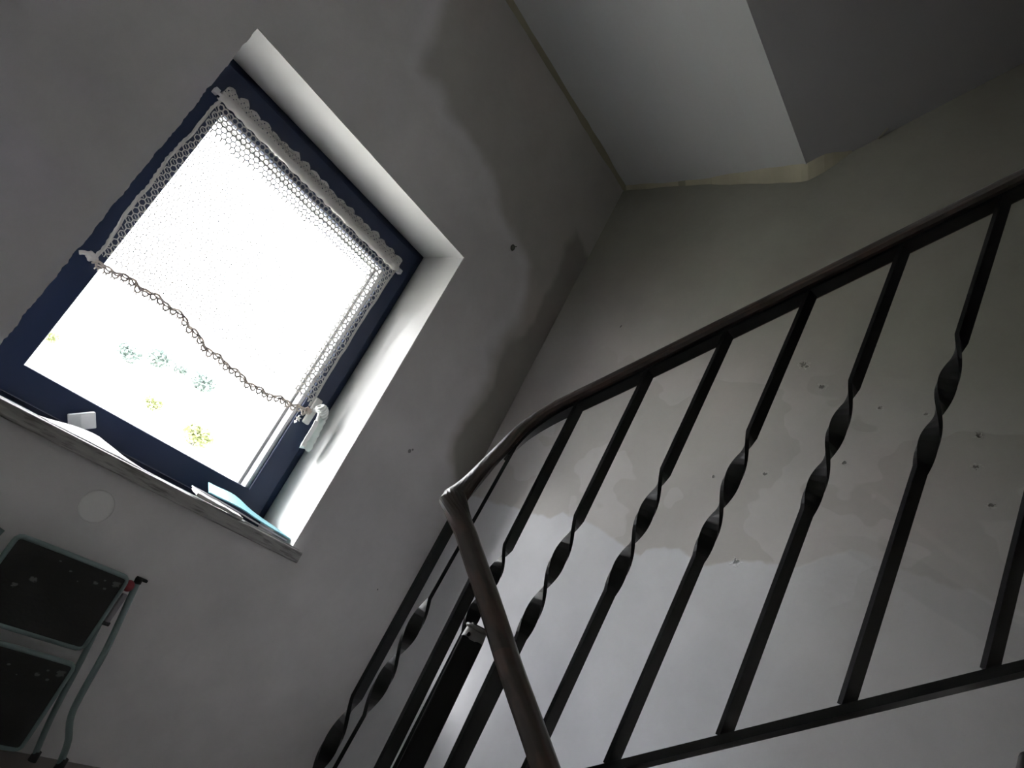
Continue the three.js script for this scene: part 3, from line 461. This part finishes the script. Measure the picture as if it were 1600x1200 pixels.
// ------------------------------------------------------------------ folded step ladder leaning on the wall under the window
{
  const ld = thing('step_stool', 'folded mint-green tubular step stool with two black treads leaning below the window', 'step stool', null, V(-1.15, 0, 0.06));
  const mMint = mat(0.20, 0.27, 0.265, 0.45), mPad = (() => { const s = surfaceMaps(0, 1, 0, 1, 512, 512, (u, v) => { let k = 0.014 + 0.010 * fbm(u * 6, v * 6, 3), sp = 0; for (const [x, y, r] of [[0.93, 0.88, 0.035], [0.76, 0.80, 0.022], [0.82, 0.87, 0.012], [0.52, 0.83, 0.014], [0.62, 0.75, 0.006], [0.3, 0.6, 0.028], [0.2, 0.47, 0.025], [0.86, 0.78, 0.012], [0.4, 0.9, 0.01]]) { const d = Math.hypot(u - x, (v - y)) / (r * (0.6 + 0.9 * vn(u * 60, v * 60))); sp = Math.max(sp, sstep(1.1, 0.7, d)); } k = lerp(k, 0.16, sp * 0.8); return [k, k * 1.0, k * 1.02, 0.5 + 0.3 * fbm(u * 40, v * 40, 2)]; }); return new THREE.MeshStandardMaterial({ ...s, bumpScale: 0.001, roughness: 0.75 }); })(), mRed = mat(0.28, 0.035, 0.045, 0.5), mBlk = mat(0.015, 0.015, 0.015, 0.6), mLil = mat(0.32, 0.31, 0.33, 0.5);
  // local x measured from -1.15
  const loop = (x0, x1, y0, y1, z, rr, r) => { const p = []; const c = (cx, cy, a0) => { for (let k = 0; k <= 5; k++) { const t = a0 + k * Math.PI / 10; p.push(V(cx + rr * Math.cos(t), cy + rr * Math.sin(t), z)); } }; c(x1 - rr, y1 - rr, 0); c(x0 + rr, y1 - rr, Math.PI / 2); c(x0 + rr, y0 + rr, Math.PI); c(x1 - rr, y0 + rr, Math.PI * 1.5); return new THREE.TubeGeometry(new THREE.CatmullRomCurve3(p, true, 'centripetal'), 120, r, 8, true); };
  const tread = (x0, x1, y0, y1, z) => {
    const fr = mesh('step_frame', loop(x0, x1, y0, y1, z, 0.012, 0.0065), mMint, ld);
    mesh('tread_pad', planarUV(new RoundedBoxGeometry(x1 - x0 - 0.006, y1 - y0 - 0.006, 0.008, 2, 0.003).translate((x0 + x1) / 2, (y0 + y1) / 2, z), 0, x0, x1, 1, y0, y1), mPad, fr);
  };
  tread(-0.157, 0.130, 0.286, 0.478, 0.022);
  tread(-0.157, 0.139, 0.036, 0.247, 0.022);
  const leg = (s) => mesh('leg', tube([V(s(0.168), 0.474, 0.0), V(s(0.183), 0.39, 0.0), V(s(0.199), 0.29, 0), V(s(0.212), 0.14, 0.004), V(s(0.246), 0.07, 0.004), V(s(0.262), 0.012, 0.004)], 0.0085, 30, 10), mMint, ld);
  leg((x) => x); leg((x) => -x - 0.02);
  const inner = (s) => mesh('rear_leg', tube([V(s(0.148), 0.352, -0.012), V(s(0.165), 0.25, -0.016), V(s(0.182), 0.12, -0.02), V(s(0.205), 0.012, -0.024)], 0.0075, 24, 10), mMint, ld);
  inner((x) => x); inner((x) => -x - 0.02);
  mesh('hinge_bar', [box(0.142, 0.157, 0.362, 0.44, -0.006, 0.004, 0.003).translate(0, 0, 0)], mLil, ld).rotation.z = -0.02;
  mesh('hinge_cap', [box(0.132, 0.168, 0.350, 0.361, -0.014, 0.004, 0.003)], mBlk, ld);
  mesh('knob', [new THREE.SphereGeometry(0.0145, 16, 12).scale(1, 1.05, 0.8).translate(0.147, 0.460, 0.012)], mRed, ld);
  mesh('end_cap', [new THREE.CylinderGeometry(0.0098, 0.0098, 0.014, 14).rotateZ(0.15).translate(0.168, 0.478, 0), box(0.160, 0.190, 0.480, 0.488, -0.006, 0.006, 0.002)], mBlk, ld);
  for (const x of [0.264, -0.284]) mesh('foot_cap', new THREE.CylinderGeometry(0.0105, 0.012, 0.03, 14).translate(x, 0.015, 0.004), mBlk, ld);
  for (const x of [0.2065, -0.2265]) mesh('foot_cap', new THREE.CylinderGeometry(0.0095, 0.011, 0.024, 14).translate(x, 0.012, -0.024), mBlk, ld);
}

// ------------------------------------------------------------------ outside: pale hillside with trees
{
  const hill = (x, z) => { const d = -z; return -4.5 + 0.085 * Math.max(0, d - 18) + 15 * sstep(50, 210, d) * (0.75 + 0.5 * fbm(x * 0.012 + 3, z * 0.012, 3)) + 1.2 * (fbm(x * 0.05, z * 0.05, 3) - 0.5); };
  const g = new THREE.PlaneGeometry(420, 260, 120, 80).rotateX(-Math.PI / 2).translate(60, 0, -131), p = g.attributes.position, col = [];
  for (let i = 0; i < p.count; i++) { const x = p.getX(i), z = p.getZ(i); p.setY(i, hill(x, z)); const n = fbm(x * 0.06, z * 0.06, 4); col.push(0.60 + 0.12 * n, 0.59 + 0.12 * n, 0.53 + 0.10 * n); }
  g.setAttribute('color', new THREE.Float32BufferAttribute(col, 3)); g.computeVertexNormals();
  struct('hillside', g, new THREE.MeshStandardMaterial({ vertexColors: true, roughness: 1 }));
  const mLeaf = [mat(0.22, 0.275, 0.25, 0.9), mat(0.26, 0.29, 0.13, 0.9)].map((m) => { m.side = THREE.DoubleSide; return m; }), mBark = mat(0.30, 0.29, 0.27, 0.9);
  const tree = (label, dir, angle, kind, group) => {                 // stands where the line of sight meets the slope
    let dist = 40; for (; dist < 190; dist += 1) { const q = V(...dir).multiplyScalar(dist).add(camera.position); if (hill(q.x, q.z) > q.y - 0.42 * angle * dist) break; }
    const q = V(...dir).multiplyScalar(dist).add(camera.position), y = hill(q.x, q.z), h = angle * dist;
    const t = thing('tree', label, 'tree', group, V(q.x, y - 0.05 * h, q.z));
    const leaf = [], n = 800;
    for (let i = 0; i < n; i++) {
      const a = rnd() * 6.283, u = rnd(), lob = Math.floor(rnd() * 6), la = lob * 1.047, rr = h * 0.32 * Math.cbrt(rnd());
      const ph = Math.acos(2 * u - 1), c = V(h * 0.22 * Math.cos(la) + rr * Math.sin(ph) * Math.cos(a), h * (0.42 + 0.1 * Math.sin(lob * 2.1)) + rr * 0.9 * Math.cos(ph), h * 0.2 * Math.sin(la) + rr * Math.sin(ph) * Math.sin(a));
      leaf.push(new THREE.CircleGeometry(h * (0.04 + 0.04 * rnd()), 5).rotateX(rnd() * 3).rotateY(rnd() * 6).translate(c.x, c.y, c.z));
    }
    mesh('crown', leaf, mLeaf[kind], t);
    mesh('trunk', [new THREE.CylinderGeometry(h * 0.02, h * 0.035, h * 0.5, 8).translate(0, h * 0.25, 0), new THREE.CylinderGeometry(h * 0.01, h * 0.016, h * 0.35, 6).rotateZ(0.7).translate(-h * 0.1, h * 0.55, 0), new THREE.CylinderGeometry(h * 0.01, h * 0.016, h * 0.35, 6).rotateZ(-0.6).translate(h * 0.1, h * 0.52, 0)], mBark, t);
  };
  tree('pale green tree at the left end of the row on the hill', [0.305, 0.101, -0.947], 0.032, 0);
  tree('grey-green tree second from the left in the row on the hill', [0.333, 0.114, -0.935], 0.034, 0);
  tree('faded tree third from the left in the row on the hill', [0.3565, 0.124, -0.925], 0.022, 0);
  tree('bluish green tree at the right end of the row on the hill', [0.387, 0.137, -0.911], 0.034, 0);
  tree('small yellow-green bush low on the slope seen through the middle of the pane', [0.358, 0.062, -0.932], 0.024, 1);
  tree('yellow-green bush low on the slope near the bottom edge of the pane', [0.419, 0.054, -0.907], 0.038, 1);
  tree('yellowish bush on the slope by the left edge of the pane', [0.230, 0.071, -0.971], 0.018, 1);
}

renderer.render(scene, camera);
